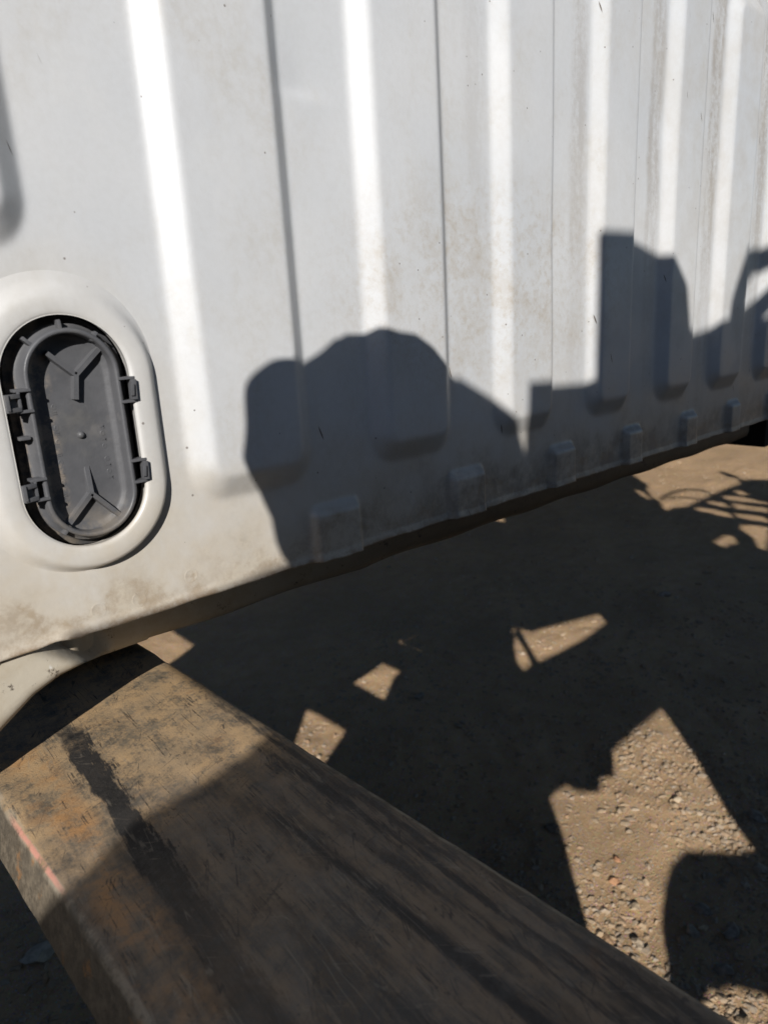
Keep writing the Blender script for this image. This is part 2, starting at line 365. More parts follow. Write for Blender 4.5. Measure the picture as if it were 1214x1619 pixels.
    return n.set(color=c, rough=n.mix(dusty, (0.48,) * 3, (0.85,) * 3), metal=0.0, spec=0.45, normal=n.bump(hb, 0.40, 0.0016))
FORK = mat_fork()

def mat_ground():
    n = NM('packed_gravelly_earth')
    a = n.noise(1.6, 5, 0.6); b = n.noise(14, 7, 0.7); d = n.noise(90, 6, 0.7)
    c = n.mix(n.step(b, 0.35, 0.65), (0.50, 0.320, 0.172), (0.60, 0.400, 0.225))
    c = n.mix(n.math('MULTIPLY', n.step(a, 0.4, 0.65), 0.45), c, (0.34, 0.23, 0.13))
    c = n.mix(n.math('MULTIPLY', n.step(d, 0.45, 0.7), 0.5), c, (0.52, 0.38, 0.235))
    grit = n.voronoi(150, 'F1', 1); gd = n.voronoi(150, 'F1', 0)
    c = n.mix(n.math('MULTIPLY', n.step(gd, 0.42, 0.25), 0.45), c, n.mix(0.6, (0.38, 0.30, 0.22), grit))
    g2 = n.voronoi(420, 'F1', 0)
    c = n.mix(n.math('MULTIPLY', n.step(g2, .5, .15), n.step(b, .4, .6, .1, .45)), c, (0.28, 0.20, 0.125))
    hh = n.math('ADD', n.math('ADD', n.math('MULTIPLY', n.step(gd, 0.5, 0.1), 0.5), n.math('MULTIPLY', n.step(g2, .5, .1), .3)), n.math('ADD', d, n.math('MULTIPLY', b, 1.4)))
    return n.set(color=c, rough=0.95, spec=0.15, normal=n.bump(hh, 0.55, 0.006))
GROUND = mat_ground()

def mat_stone():
    n = NM('mixed_gravel_stone')
    ri = n.pos.outputs['Random Per Island']
    cr = n.t.nodes.new('ShaderNodeValToRGB'); n.t.links.new(ri, cr.inputs[0])
    els = [(0, (0.33, 0.25, 0.17)), (0.3, (0.40, 0.31, 0.22)), (0.55, (0.27, 0.235, 0.20)), (0.7, (0.46, 0.40, 0.33)), (0.86, (0.40, 0.22, 0.12)), (0.95, (0.22, 0.21, 0.21)), (1.0, (0.47, 0.41, 0.33))]
    ramp = cr.color_ramp
    while len(ramp.elements) < len(els): ramp.elements.new(0.5)
    for e, (p, c) in zip(ramp.elements, els): e.position = p; e.color = (*c, 1)
    c = n.mix(n.math('MULTIPLY', n.step(n.noise(120, 5, .7), 0.30, 0.60), 0.78), cr.outputs[0], (0.40, 0.29, 0.175))
    return n.set(color=c, rough=0.95, spec=0.12, normal=n.bump(n.noise(220, 5), 0.7, 0.003))
STONE = mat_stone()

# ------------------------------------------------------------------ ground sheet
def axis(parts):
    out = []
    for a, b, st in parts: out += list(np.arange(a, b - 1e-9, st))
    out.append(parts[-1][1]); return np.array(out)
gx = axis([(-220, -40, 45), (-40, -8, 8), (-8, -1, 1), (-1, 0.0, .2), (0.0, 3.0, 0.018), (3.0, 7.0, 0.05), (7, 12, 1), (12, 40, 7), (40, 220, 45)])
gy = axis([(-220, -40, 45), (-40, -8, 8), (-8, -1, 1), (-1, 0.2, .2), (0.2, 2.6, 0.018), (2.6, 4.4, 0.05), (4.4, 12, 1.2), (12, 40, 7), (40, 220, 45)])
def ground_z(x, y):
    near = 1.0 if (-0.2 < x < 8 and 0 < y < 5) else 0.3
    v = Vector((x, y, 0))
    return near * (0.020 * mnoise.noise(v * 1.3) + 0.011 * mnoise.noise(v * 4.1) + 0.006 * mnoise.noise(v * 13) + 0.0035 * mnoise.noise(v * 37) + 0.002 * math.sin((x * .8 - y * .6) * 62 + 2 * mnoise.noise(v * 3)) * max(0, 1 - abs((x * .6 + y * .8) - 2.15) / .22))
verts = []; 
for yv in gy:
    for xv in gx: verts.append((xv, yv, ground_z(xv, yv)))
nx = len(gx); faces = [(j * nx + i, j * nx + i + 1, (j + 1) * nx + i + 1, (j + 1) * nx + i) for j in range(len(gy) - 1) for i in range(nx - 1)]
g = new_obj('ground', verts, faces, GROUND); tag(g, 'packed tan earth strewn with gravel below the white wall', kind='structure')

# base stone shapes
def stone_mesh(seed, sub=1):
    bm = bmesh.new(); bmesh.ops.create_icosphere(bm, subdivisions=sub, radius=1.0)
    for v in bm.verts:
        d = 1 + 0.75 * mnoise.noise(v.co * 1.1 + Vector((seed * 3.1, seed * 1.7, 0))) + 0.32 * mnoise.noise(v.co * 2.3 + Vector((0, seed * 2.9, seed)))
        v.co *= d
    vs_ = np.array([v.co[:] for v in bm.verts]); fs = np.array([[v.index for v in f.verts] for f in bm.faces]); bm.free()
    return vs_, fs
BASES = [stone_mesh(s * 1.37 + .4) for s in range(16)]
def rot_z(a): return np.array([[math.cos(a), -math.sin(a), 0], [math.sin(a), math.cos(a), 0], [0, 0, 1]])

def gravel(name, zones, label):
    V, F, off = [], [], 0
    for (x0, x1, y0, y1, cnt, rmin, rmax, pw) in zones:
        for _ in range(cnt):
            x, y = rng.uniform(x0, x1), rng.uniform(y0, y1)
            if mnoise.noise(Vector((x * 2.3, y * 2.3, 5))) < rng.uniform(-0.75, 0.25): continue
            r = rmin + (rmax - rmin) * rng.random()**pw
            vs_, fs = BASES[rng.integers(len(BASES))]
            s = np.array([r * rng.uniform(.8, 1.35), r * rng.uniform(.7, 1.1), r * rng.uniform(.45, .8)])
            p = (vs_ * s) @ rot_z(rng.uniform(0, 6.28)).T + np.array([x, y, ground_z(x, y) + s[2] * rng.uniform(-.45, .25)])
            V.append(p); F.append(fs + off); off += len(vs_)
    o = new_obj(name, np.concatenate(V), np.concatenate(F), STONE, smooth=False)
    return tag(o, label, kind='stuff')
gravel('gravel', [(0.15, 2.6, 0.25, 2.2, 9000, 0.0016, 0.012, 4.5), (1.0, 2.1, 0.3, 1.15, 13000, 0.0009, 0.013, 7.0), (2.6, 6.5, 0.6, 3.4, 2600, 0.003, 0.018, 4.0), (0.05, 0.55, 0.9, 2.2, 2600, 0.0015, 0.011, 4), (1.0, 3.4, 0.8, 2.5, 9000, 0.0013, 0.013, 5), (1.1, 1.9, 0.25, 0.75, 2500, 0.0015, 0.013, 4)],
       'loose small gravel scattered over the packed tan earth')

# larger stones one can point at
BIG = [(0.205, 1.655, .036, 0, (0.46, 0.44, 0.40), 'flat grey stone in shade left of the steel fork'),
       (1.892, 0.639, .026, 1, (0.33, 0.31, 0.29), 'pale grey rounded stone in the shade beside the sunlit patch'),
       (1.466, 0.597, .019, 2, (0.30, 0.28, 0.26), 'grey flat stone just inside the shade below the sunlit patch'),
       (1.39, 0.585, .016, 3, (0.38, 0.35, 0.31), 'small grey stone lying near the fork in deep shade'),
       (1.347, 0.491, .017, 4, (0.31, 0.29, 0.27), 'dark grey stone in the shade above the bottom right corner'),
       (1.452, 0.522, .021, 5, (0.33, 0.31, 0.29), 'wide flat grey stone right of the lit pebble in shade'),
       (1.45, 1.027, .022, 6, (0.24, 0.22, 0.20), 'dark stone half buried at the left side of the large sunlit patch'),
       (1.420, 0.574, .011, 7, (0.55, 0.46, 0.34), 'single cream pebble caught by sun inside the dark shade'),
       (1.250, 0.400, .024, 8, (0.42, 0.34, 0.25), 'tan stone on the sunlit ground in the bottom right corner'),
       (1.402, 0.803, .013, 9, (0.42, 0.26, 0.17), 'reddish brick coloured pebble on the sunlit earth'),
       (1.468, 0.833, .010, 1, (0.44, 0.26, 0.17), 'small orange pebble in the middle of the sunlit earth'),
       (1.689, 0.55, .017, 2, (0.40, 0.36, 0.31), 'grey stone at the right edge of the picture in shade'),
       (1.71, 0.612, .008, 3, (0.62, 0.50, 0.36), 'tiny bright pebble at the right tip of the sunlit patch'),
       (3.262, 1.637, .026, 4, (0.36, 0.34, 0.33), 'lone pale stone on the shaded ground below the wall'),
       (0.372, 1.271, .012, 6, (0.50, 0.30, 0.24), 'pink pebble in shade at the foot of the fork'),
       (1.70, 2.75 - .9, .020, 5, (0.32, 0.30, 0.28), 'half buried grey stone on dark ground right of the fork'),
       (1.36, 0.72, .014, 0, (0.47, 0.40, 0.31), 'cream stone on the sunlit earth close to the fork edge'),
       (1.27, 0.66, .016, 8, (0.42, 0.37, 0.31), 'pale lump of stone touching the fork edge in sunlight'),
       (1.80, 0.83, .013, 9, (0.52, 0.46, 0.38), 'light oblong stone in the upper part of the sunlit patch')]
for (x, y, r, s, c, lb) in BIG:
    vs_, fs = stone_mesh(s + 20, 2)
    p = (vs_ * np.array([r * 1.15, r * .85, r * .55])) @ rot_z(s * 1.3).T
    n = NM('stone_' + lb.split()[0]); f = n.noise(70, 5, .65)
    f = n.step(f, .3, .7); c = tuple(v * w_ for v, w_ in zip(c, (1.0, .90, .76))); mt = n.set(color=n.mix(f, tuple(v * .75 for v in c), tuple(min(1, v * 1.2) for v in c)), rough=0.95, spec=0.15, normal=n.bump(n.noise(180, 4), .7, .003))
    o = new_obj('stone', p, fs, mt); o.data.set_sharp_from_angle(angle=math.radians(24)); o.location = (x, y, ground_z(x, y) + r * .22)
    tag(o, lb, 'stone', 'larger stones lying on the earth')

# ------------------------------------------------------------------ truck bed with the ribbed white wall
bed = thing('truck_bed', 'white pressed steel truck bed with vertical ribs raised above the ground on a fork', 'truck bed', (0.3, PY, ZLIP))
XL, XR = -0.58, 1.15
px_ = axis([(XL, 0.03, 0.012), (0.03, 0.56, 0.0017), (0.56, XR, 0.0021)])
pz_ = axis([(0, 0.03, 0.0012), (0.03, 0.50, 0.0021), (0.50, 0.56, .006)]) + ZLIP
X, Z = np.meshgrid(px_, pz_)
Hh = panel_h(X, Z)
def lip_wave(x):
    a = 0.00022 * np.sin(x * 83) + 0.00018 * np.sin(x * 191 + 1) + 0.0003 * np.sin(x * 37)
    a = a - 0.0010 * np.exp(-((x - 0.0990) / 0.0022)**2) + 0.0014 * np.exp(-((x - 0.087) / 0.007)**2)
    return a
fade = np.clip(1 - (Z - ZLIP) / 0.02, 0, 1)
Zw = Z + lip_wave(X) * fade
Yw = PY - Hh - 0.0012 * np.clip(1 - (Z - ZLIP) / 0.006, 0, 1) - 0.002 * np.exp(-((X - 0.0945) / 0.006)**2) * fade**3
V = np.stack([X, Yw, Zw], -1).reshape(-1, 3)
nxp, nzp = len(px_), len(pz_)
idx = np.arange(nxp * nzp).reshape(nzp, nxp)
Q = np.stack([idx[:-1, :-1], idx[:-1, 1:], idx[1:, 1:], idx[1:, :-1]], -1).reshape(-1, 4)
RW = PX(0.0200)
sdv = stadium_sd(V[:, 0], V[:, 2], VX, VZ, VA, VB)
inside = sdv < RW - 0.004
Q = Q[~inside[Q].all(1)]
# hem turned back along the lower edge
base = len(V)
hem1 = V[idx[0]] + np.array([0, 0.0022, -0.0004]); hem2 = V[idx[0]] + np.array([0, 0.004, 0.0035])
V = np.concatenate([V, hem1, hem2])
r1 = base + np.arange(nxp); r2 = base + nxp + np.arange(nxp)
Q = np.concatenate([Q, np.stack([r1[:-1], r1[1:], idx[0][1:], idx[0][:-1]], -1), np.stack([r2[:-1], r2[1:], r1[1:], r1[:-1]], -1)])
me = bpy.data.meshes.new('ribbed_wall')
me.vertices.add(len(V)); me.vertices.foreach_set('co', (V).ravel())
me.loops.add(Q.size); me.loops.foreach_set('vertex_index', Q.ravel().astype(np.int32))
me.polygons.add(len(Q)); me.polygons.foreach_set('loop_start', np.arange(0, Q.size, 4, dtype=np.int32)); 
me.polygons.foreach_set('use_smooth', [True] * len(Q))
me.update(calc_edges=True); me.validate(); me.materials.append(PAINT)
wall = bpy.data.objects.new('ribbed_wall', me); col.objects.link(wall); local(bed, wall)

def stadium_ring(a, b, n=24):
    """unit outline of a stadium as (x, z, nx, nz)"""
    pts = []
    for sgn, c in ((1, b - a), (-1, -(b - a))):
        for i in range(n + 1):
            t = math.pi * i / n + (0 if sgn > 0 else math.pi)
            pts.append((math.cos(t), math.sin(t), c))
    out = []
    prev = None
    res = []
    for (ct, st, c) in pts: res.append((ct * a, c + st * a, ct, st))
    # subdivide the straight sides
    final = []
    for i, p in enumerate(res):
        final.append(p); q = res[(i + 1) % len(res)]
        if abs(p[2] - q[2]) < 1e-6 and abs(p[1] - q[1]) > 0.01:
            for k in range(1, 8):
                f = k / 8; final.append((p[0], p[1] + (q[1] - p[1]) * f, p[2], p[3]))
    return final

def loft_stadium(name, cx, cz, a, b, prof, mat, parent, n=24, cap_last=False, wave=0.0):
    """prof: list of (offset outward, y)"""
    ol = stadium_ring(a, b, n); m_ = len(ol); vv = []
    for (o, y) in prof:
        for (x, z, ex, ez) in ol: vv.append((cx + x + ex * o, y + wave * math.sin(9 * math.atan2(ez, ex)), cz + z + ez * o))
    ff = []
    for r in range(len(prof) - 1):
        for i in range(m_):
            j = (i + 1) % m_; ff.append((r * m_ + i, r * m_ + j, (r + 1) * m_ + j, (r + 1) * m_ + i))
    if cap_last: ff.append(tuple((len(prof) - 1) * m_ + i for i in range(m_)))
    o = new_obj(name, vv, ff, mat); bm = bmesh.new(); bm.from_mesh(o.data); bmesh.ops.recalc_face_normals(bm, faces=bm.faces); bm.to_mesh(o.data); bm.free()
    return local(parent, o) if parent.type == 'EMPTY' else o

k = K
soft = [(.0265, .0004), (.0250, 0.0), (.0225, -.0005), (.0195, -.0015), (.0168, -.0028), (.0142, -.0041), (.0120, -.0051), (.0098, -.0057), (.0068, -.0060), (.0036, -.0061), (.0018, -.0060), (.0006, -.0057), (0, -.0052), (-.0002, -.0058), (0.0002, -.0045), (.0015, -.004), (.0015, .004)]
hard = [(.0215, .0004), (.0190, .0001), (.0176, -.0004), (.0168, -.0016), (.0160, -.0040), (.0150, -.0066), (.0138, -.0080), (.0122, -.0086), (.0080, -.0088), (.0035, -.0087), (.0018, -.0084), (.0006, -.0078), (0, -.0068), (-.0002, -.0058), (0.0002, -.0045), (.0015, -.004), (.0015, .004)]
warp = float(panel_h(np.array([VX]), np.array([VZ]))[0])   # follow the sheet's own gentle warp at the seam
ol = stadium_ring(VA, VB, 40); vv = []; m_ = len(ol)
for (so_, sy_), (ho_, hy_) in zip(soft, hard):
    for (x, z, ex, ez) in ol:
        t = min(1, max(0, 0.35 + 0.75 * (ex * .62 - ez * .78))); o_ = (so_ + (ho_ - so_) * t) * k; y_ = (sy_ + (hy_ - sy_) * t) * k
        vv.append((VX + x + ex * o_, PY + y_ - warp, VZ + z + ez * o_))
ff = [(r * m_ + i, r * m_ + (i + 1) % m_, (r + 1) * m_ + (i + 1) % m_, (r + 1) * m_ + i) for r in range(len(soft) - 1) for i in range(m_)]
ringo = new_obj('vent_ring', vv, ff, PAINT)
bm = bmesh.new(); bm.from_mesh(ringo.data); bmesh.ops.recalc_face_normals(bm, faces=bm.faces); bm.to_mesh(ringo.data); bm.free(); local(bed, ringo)

# spot weld marks
for (wx, wz) in ((0.1359, 1.074), (0.1641, 1.0731), (0.2046, 1.0795), (0.3905, 1.0752)):
    wx, wz = PX(wx), PZ(wz); r = PX(0.0052)
    yb = PY - float(panel_h(np.array([wx]), np.array([wz]))[0])
    bm = bmesh.new(); rings = []
    for rr, dy in ((r * 1.25, .0002), (r * 1.0, -.00004), (r * .93, -.00009), (r * .85, -.00001), (r * .3, -.00001)):
        rings.append([bm.verts.new((wx + rr * math.cos(t * math.pi / 12), yb + dy, wz + rr * math.sin(t * math.pi / 12))) for t in range(24)])
    for a, b in zip(rings[:-1], rings[1:]):
        for t in range(24): bm.faces.new((a[t], a[(t + 1) % 24], b[(t + 1) % 24], b[t]))
    bm.faces.new(rings[-1])
    bmesh.ops.recalc_face_normals(bm, faces=bm.faces)
    local(bed, from_bm('spot_weld', bm, PAINT))

# lower sill behind the hem: bulges down to the left, set back to the right
def sill():
    ss = list(np.linspace(-0.65, 0.02, 12)) + list(np.linspace(0.03, 0.25, 90)) + list(np.linspace(0.26, 1.41, 120))
    rows = 12; vv = []
    bot0 = lambda x: np.interp(x, [-0.7, -.2, 0.0, 0.03, .0628, .0888, .1059, .123, .15, .2], [.93, .93, .962, .985, 1.0108, 1.0291, 1.036, 1.0388, 1.040, 1.0405])
    for r in range(rows + 1):
        t = r / rows
        for s in ss:
            f = np.clip((s - (0.080 + 0.038 * t)) / 0.055, 0, 1); f = f * f * (3 - 2 * f)
            d = 0.004 + 0.086 * f
            kk = (1.25 - bot0(s)) / 0.465
            zb = 1.25 - kk * (0.465 + d)
            zt = 1.066
            z = zt + (zb - zt) * t
            d2 = d + (0.004 * max(0, (t - 0.8) / 0.2)**2) 
            if s > .2: z += 0.0012 * math.sin(s * 41) * t + 0.0015 * (math.exp(-((s - .44) / .015)**2)) * -t
            vv.append((PX(s), PY + PX(d2), PZ(z)))
    m_ = len(ss)
    # turn under
    for s in range(m_):
        x, y, z = vv[rows * m_ + s]; vv.append((x, y + 0.012, z - 0.0005))
    for s in range(m_):
        x, y, z = vv[rows * m_ + s]; vv.append((x, y + 0.014, z + 0.02))
    ff = [(r * m_ + i, r * m_ + i + 1, (r + 1) * m_ + i + 1, (r + 1) * m_ + i) for r in range(rows + 2) for i in range(m_ - 1)]
    ff = [tuple(reversed(q)) for q in ff]
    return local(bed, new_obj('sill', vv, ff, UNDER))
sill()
# rest of the bed, behind the wall
bm = bmesh.new(); bm_box(bm, (0.285, 1.2, 1.262), (1.70, 1.40, 0.02)); local(bed, from_bm('bed_floor', bm, BLACK, smooth=False))
for sx in (XL + 0.02, XR - 0.02):
    bm = bmesh.new(); bm_box(bm, (sx, 1.15, 1.56), (0.03, 1.45, 0.56), bev=0.004); local(bed, from_bm('side_wall', bm, PAINT, angle=30))
bm = bmesh.new(); bm_box(bm, (1.36, 0.482, 1.262), (0.35, 0.082, 0.075), bev=0.002); local(bed, from_bm('corner_bracket', bm, BLACK, angle=30))

# ------------------------------------------------------------------ vent in the wall
bm = bmesh.new()
tubes = stadium_ring(VA + 0.004, VB + 0.004, 20)
ra = [bm.verts.new((VX + x, PY + 0.0035, VZ + z)) for x, z, _, _ in tubes]; rb = [bm.verts.new((VX + x, PY + 0.05, VZ + z)) for x, z, _, _ in tubes]
for i in range(len(ra)): bm.faces.new((ra[i], ra[(i + 1) % len(ra)], rb[(i + 1) % len(ra)], rb[i]))
bm.faces.new(rb); bmesh.ops.recalc_face_normals(bm, faces=bm.faces)
local(bed, from_bm('duct', bm, BLACK))

FX, FZ = PX(0.1436), PZ(1.1930); FA, FB = PX(0.0288), PX(0.0664)
fp = [(-.0036, .024), (-.0034, .018), (-.0032, -.004), (-.0028, -.0057), (-.002, -.0062), (-.0008, -.0062), (0, -.0054), (.0006, .001), (.0030, .0026), (.0034, .0030), (.0040, .0085), (.0075, .0092), (.0082, .010), (.0082, .018)]
vent = loft_stadium('vent_frame', FX, FZ, FA, FB, [(o * k, PY + y * k) for o, y in fp], PLASTIC, bed, 36)
tag(vent, 'dark grey plastic vent frame with clips in the oblong opening')
YP = PY + 0.005 * k
# flap with raised shoulder
fl = [(-.0030, .0030), (-.0046, .0032), (-.0060, .0048), (-.0080, .0052), (-.016, .0052)]
flap = loft_stadium('flap', FX, FZ, FA, FB, [(o * k, PY + y * k) for o, y in fl], PLASTIC, bed, 36, cap_last=True)
flap.parent = vent; flap.matrix_parent_inverse = Matrix.Identity(4)
def child(name, bm, parent=vent, mat=PLASTIC, angle=35):
    o = from_bm(name, bm, mat, angle=angle); o.parent = parent; return o
def P3(x, z, y): return Vector((PX(x), PY + y * k, PZ(z)))
def rib_bar(bm, p, q, h0, h1, wd=.0034):
    """wall standing on the flap, tapering in height from h0 to h1"""
    p2, q2 = Vector((PX(p[0]), 0, PZ(p[1]))), Vector((PX(q[0]), 0, PZ(q[1])))
    d = (q2 - p2).normalized(); s = Vector((d.z, 0, -d.x)); yb = PY + .0058 * k; hw = wd * k / 2
    vs_ = []
    for pt, h in ((p2, h0), (q2, h1)):
        for sg, yy, ww in ((-1, yb, 1.25), (1, yb, 1.25), (1, yb - h * k, .85), (-1, yb - h * k, .85)):
            vs_.append(bm.verts.new(Vector((pt.x, yy, pt.z)) + s * sg * hw * ww))
    a, b = vs_[:4], vs_[4:]
    fs = [bm.faces.new(a), bm.faces.new(b[::-1])] + [bm.faces.new((a[i], b[i], b[(i + 1) % 4], a[(i + 1) % 4])) for i in range(4)]
    bmesh.ops.recalc_face_normals(bm, faces=fs)
bm = bmesh.new()
C_ = (.1473, 1.2308)
for q, h in (((.1318, 1.2455), .0052), ((.1676, 1.2490), .0052), ((.1450, 1.2155), .0048)): rib_bar(bm, C_, q, .0052, h)
child('stiffener', bm)
bm = bmesh.new()
C_ = (.1446, 1.1540)
for q, h in (((.1258, 1.1352), .0052), ((.1632, 1.1330), .0052), ((.1455, 1.1715), .0010)): rib_bar(bm, C_, q, .0052, h)
child('stiffener', bm)
bm = bmesh.new(); r = bmesh.ops.create_uvsphere(bm, u_segments=16, v_segments=10, radius=.0024 * k)
bmesh.ops.translate(bm, verts=r['verts'], vec=P3(.1452, 1.1925, .0050)); child('injection_stub', bm)
for (x, z) in ((.1408, 1.2625), (.1200, 1.2535), (.1085, 1.196), (.1612, 1.2545), (.1235, 1.1335)):
    cxp, czp = x - .1436, z - 1.1930
    dz = czp - math.copysign(min(abs(czp), .0664 - .0288), czp); L = math.hypot(cxp, dz); ux, uz = cxp / L, dz / L
    bm = bmesh.new()
    p = P3(x - ux * .0045, z - uz * .0045, .0005); q = P3(x + ux * .0022, z + uz * .0022, .0005)
    bm_bar(bm, p, q, .0021 * k, .0095 * k, (0, 1, 0), .0004); child('locating_peg', bm)
# spring clips that hold the frame
def clip(side, zc, xr, hgt):
    """side -1 left, +1 right; xr = x of the rim"""
    bm = bmesh.new(); s = side
    up = (0, 1, 0)
    xo = xr + s * .0085
    for dz in (-hgt / 2, hgt / 2):
        bm_bar(bm, P3(xr - s * .001, zc + dz, -.0035), P3(xo + s * (.001 if s > 0 else 0), zc + dz, -.0035), .0018 * k, .0085 * k, up, .0003)
    if s < 0:
        bm_bar(bm, P3(xr - .0062, zc - hgt / 2, -.004), P3(xr - .0062, zc + hgt / 2, -.004), .0017 * k, .0075 * k, up, .0003)
        # tongue hooked over the ring, a small window in it
        x0, x1 = xr - .0145, xr - .0062
        for dz in (-.0042, .0038): bm_bar(bm, P3(x0, zc + dz - .0005, -.0098), P3(x1, zc + dz - .0005, -.0068), .0026 * k, .0032 * k, up, .0003)
        bm_bar(bm, P3(x0 + .0008, zc - .005, -.0102), P3(x0 + .0008, zc + .0045, -.0102), .0022 * k, .0030 * k, up, .0003)
        bm_bar(bm, P3(x0, zc - .0005, -.0076), P3(x1, zc - .0005, -.0052), .0075 * k, .0012 * k, up, .0002)
    else:
        bm_bar(bm, P3(xo - .0012, zc - hgt / 2 + .001, -.0065), P3(xo - .0006, zc + hgt / 2 - .001, -.0065), .0030 * k, .0075 * k, up, .0004)
        bm_bar(bm, P3(xo - .0032, zc - hgt / 4, -.0105), P3(xo - .0022, zc + hgt / 4, -.0105), .0022 * k, .0022 * k, up, .0004)
    child('clip', bm)
clip(-1, 1.2185, .1160, .0125); clip(-1, 1.1640, .1160, .0125)
clip(1, 1.2188, .1715, .0150); clip(1, 1.1648, .1715, .0145)
# lower keeper plate seen in the gap under the frame
bm = bmesh.new(); bm_bar(bm, P3(.1270, 1.1262, .012), P3(.1470, 1.1228, .012), .0075 * k, .004 * k, (0, 1, 0), .0012); child('keeper_plate', bm)
# worn moulded marks on the flap: little raised rings and bars
bm = bmesh.new()
def ring_mark(x, z, r):
    n_ = 10
    o = [bm.verts.new(P3(x + r * math.cos(t * 2 * math.pi / n_), z + r * 1.15 * math.sin(t * 2 * math.pi / n_), .00508)) for t in range(n_)]
    i_ = [bm.verts.new(P3(x + r * .55 * math.cos(t * 2 * math.pi / n_), z + r * .65 * math.sin(t * 2 * math.pi / n_), .00508)) for t in range(n_)]
    b_ = [bm.verts.new(P3(x + r * 1.2 * math.cos(t * 2 * math.pi / n_), z + r * 1.35 * math.sin(t * 2 * math.pi / n_), .0053)) for t in range(n_)]
    for t in range(n_):
        u = (t + 1) % n_; bm.faces.new((o[t], o[u], i_[u], i_[t])); bm.faces.new((b_[t], b_[u], o[u], o[t]))
for q in range(15):
    if q in (2, 9, 12): continue
    z = 1.2120 - q * .0044; x = .1318 - 0.0002 * q
    if q == 6: continue
    if q % 3 != 1: ring_mark(x, z, .0015)
    else:
        bm_bar(bm, P3(x - .0014, z, .0052), P3(x + .0014, z, .0052), .0008 * k, .0005 * k, (0, 1, 0)); bm_bar(bm, P3(x - .0012, z + .0012, .0052), P3(x + .0012, z + .0012, .0052), .0006 * k, .0005 * k, (0, 1, 0))
for q in range(9):
    z = 1.1960 - q * .0043; x = .1590 + .0001 * q
    if q in (4,): continue
    if q % 2: ring_mark(x, z, .0015)
    else: bm_bar(bm, P3(x - .0016, z, .0052), P3(x + .0016, z, .0052), .0008 * k, .0004 * k, (0, 1, 0)); bm_bar(bm, P3(x + .0014, z - .0012, .0052), P3(x + .0014, z + .0012, .0052), .0008 * k, .0004 * k, (0, 1, 0))
bmesh.ops.recalc_face_normals(bm, faces=bm.faces)
child('moulded_marks', bm, angle=30)

# ------------------------------------------------------------------ forks
ZF = CH - 0.233
def fork(xl0, xl1, xr0, xr1, y0, y1, shank_top, label, back=-0.50):
    """blade along y from heel (back) to tip (y1); left edge x runs xl0 (at y0) -> xl1"""
    root = thing('forklift_fork', label, 'fork', ((xl0 + xr0) / 2, back, ZF - 0.028), 'steel forks carrying the truck bed')
    th = 0.028
    ys = list(np.linspace(back, y1, 140))
    sect = []
    # cross-section (u 0..1 across, outward offset, drop)
    edge = [(-.0066, th), (-.0060, th - .002), (-.0012, .0042), (-.0002, .0018), (.0014, .0006), (.0034, 0.0)]
    ncr = 40
    vv = []
    for y in ys:
        f = (y - back) / (y1 - back)
        xl = xl0 + (xl1 - xl0) * f; xr = xr0 + (xr1 - xr0) * f
        row = [(xl + o, d) for o, d in edge]
        row += [(xl + .0034 + (xr - xl - .0068) * q / ncr, 0.0) for q in range(1, ncr)]
        row += [(xr - o, d) for o, d in reversed(edge)]
        for (x, d) in row:
            nz = 0.0007 * mnoise.noise(Vector((x * 60, y * 22, 3))) + 0.0004 * mnoise.noise(Vector((x * 180, y * 90, 8)))
            ed = 0.0008 * mnoise.noise(Vector((x * 20, y * 70, 11)))
            vv.append((x + (ed if d > 0 or x < xl + .004 else 0), y, ZF - d * (1 if d < th else 1) + nz * (1 if d < .01 else .2)))
    m_ = len(edge) * 2 + ncr - 1
    ff = [(r * m_ + i, r * m_ + i + 1, (r + 1) * m_ + i + 1, (r + 1) * m_ + i) for r in range(len(ys) - 1) for i in range(m_ - 1)]
    ff += [(r * m_ + m_ - 1, r * m_, (r + 1) * m_, (r + 1) * m_ + m_ - 1) for r in range(len(ys) - 1)]
    ff += [tuple(range(m_))[::-1], tuple((len(ys) - 1) * m_ + i for i in range(m_))]
    o = new_obj('blade', vv, ff, FORK); o.data.set_sharp_from_angle(angle=math.radians(50)); local(root, o)
    bm = bmesh.new(); bm_box(bm, ((xl0 + xr0) / 2, back - 0.02, (shank_top + ZF - .028) / 2), (xr0 - xl0 - .004, 0.04, shank_top - ZF + .028), bev=0.006)
    local(root, from_bm('shank', bm, FORK, angle=40))
    bm = bmesh.new(); bm_box(bm, ((xl0 + xr0) / 2, back - 0.052, shank_top - 0.05), (xr0 - xl0 - .03, 0.024, 0.05), bev=0.005)
    local(root, from_bm('hook', bm, FORK, angle=40))
    return root
# edge lines of the blade in view (x at heel -> x at tip)
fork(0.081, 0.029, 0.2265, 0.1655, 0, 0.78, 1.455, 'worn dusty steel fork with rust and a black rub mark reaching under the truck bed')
fork(-0.385, -0.42, -0.19, -0.20, 0, 0.74, 1.44, 'second steel fork under the truck bed left of the first, seen only as a shadow')

# ------------------------------------------------------------------ the loader behind the camera (its shadow lies on wall and earth)
STEEL = simple('dull_dark_loader_steel', (0.035, 0.032, 0.03), 0.8, 0.4, 20, spec=0.1)
YEL = simple('faded_yellow_loader_paint', (0.30, 0.19, 0.03), 0.5, 0.3, 12)
RUB = simple('tyre_rubber', (0.02, 0.02, 0.02), 0.85, 0.3, 60)
AH = Vector((math.sqrt(.5), math.sqrt(.5), 0)); EH = Vector((math.sqrt(.5), -math.sqrt(.5), 0)); TS = 0.68 / math.sqrt(2)
S0 = -0.75
def SP(u, ze, s=S0): return EH * u + AH * s + Vector((0, 0, ze - TS * s))
loader = thing('loader', 'dark loader standing behind the camera that throws the angular shadow', 'loader', tuple(SP(0.8, 0, -1.2).xy) + (0.0,))

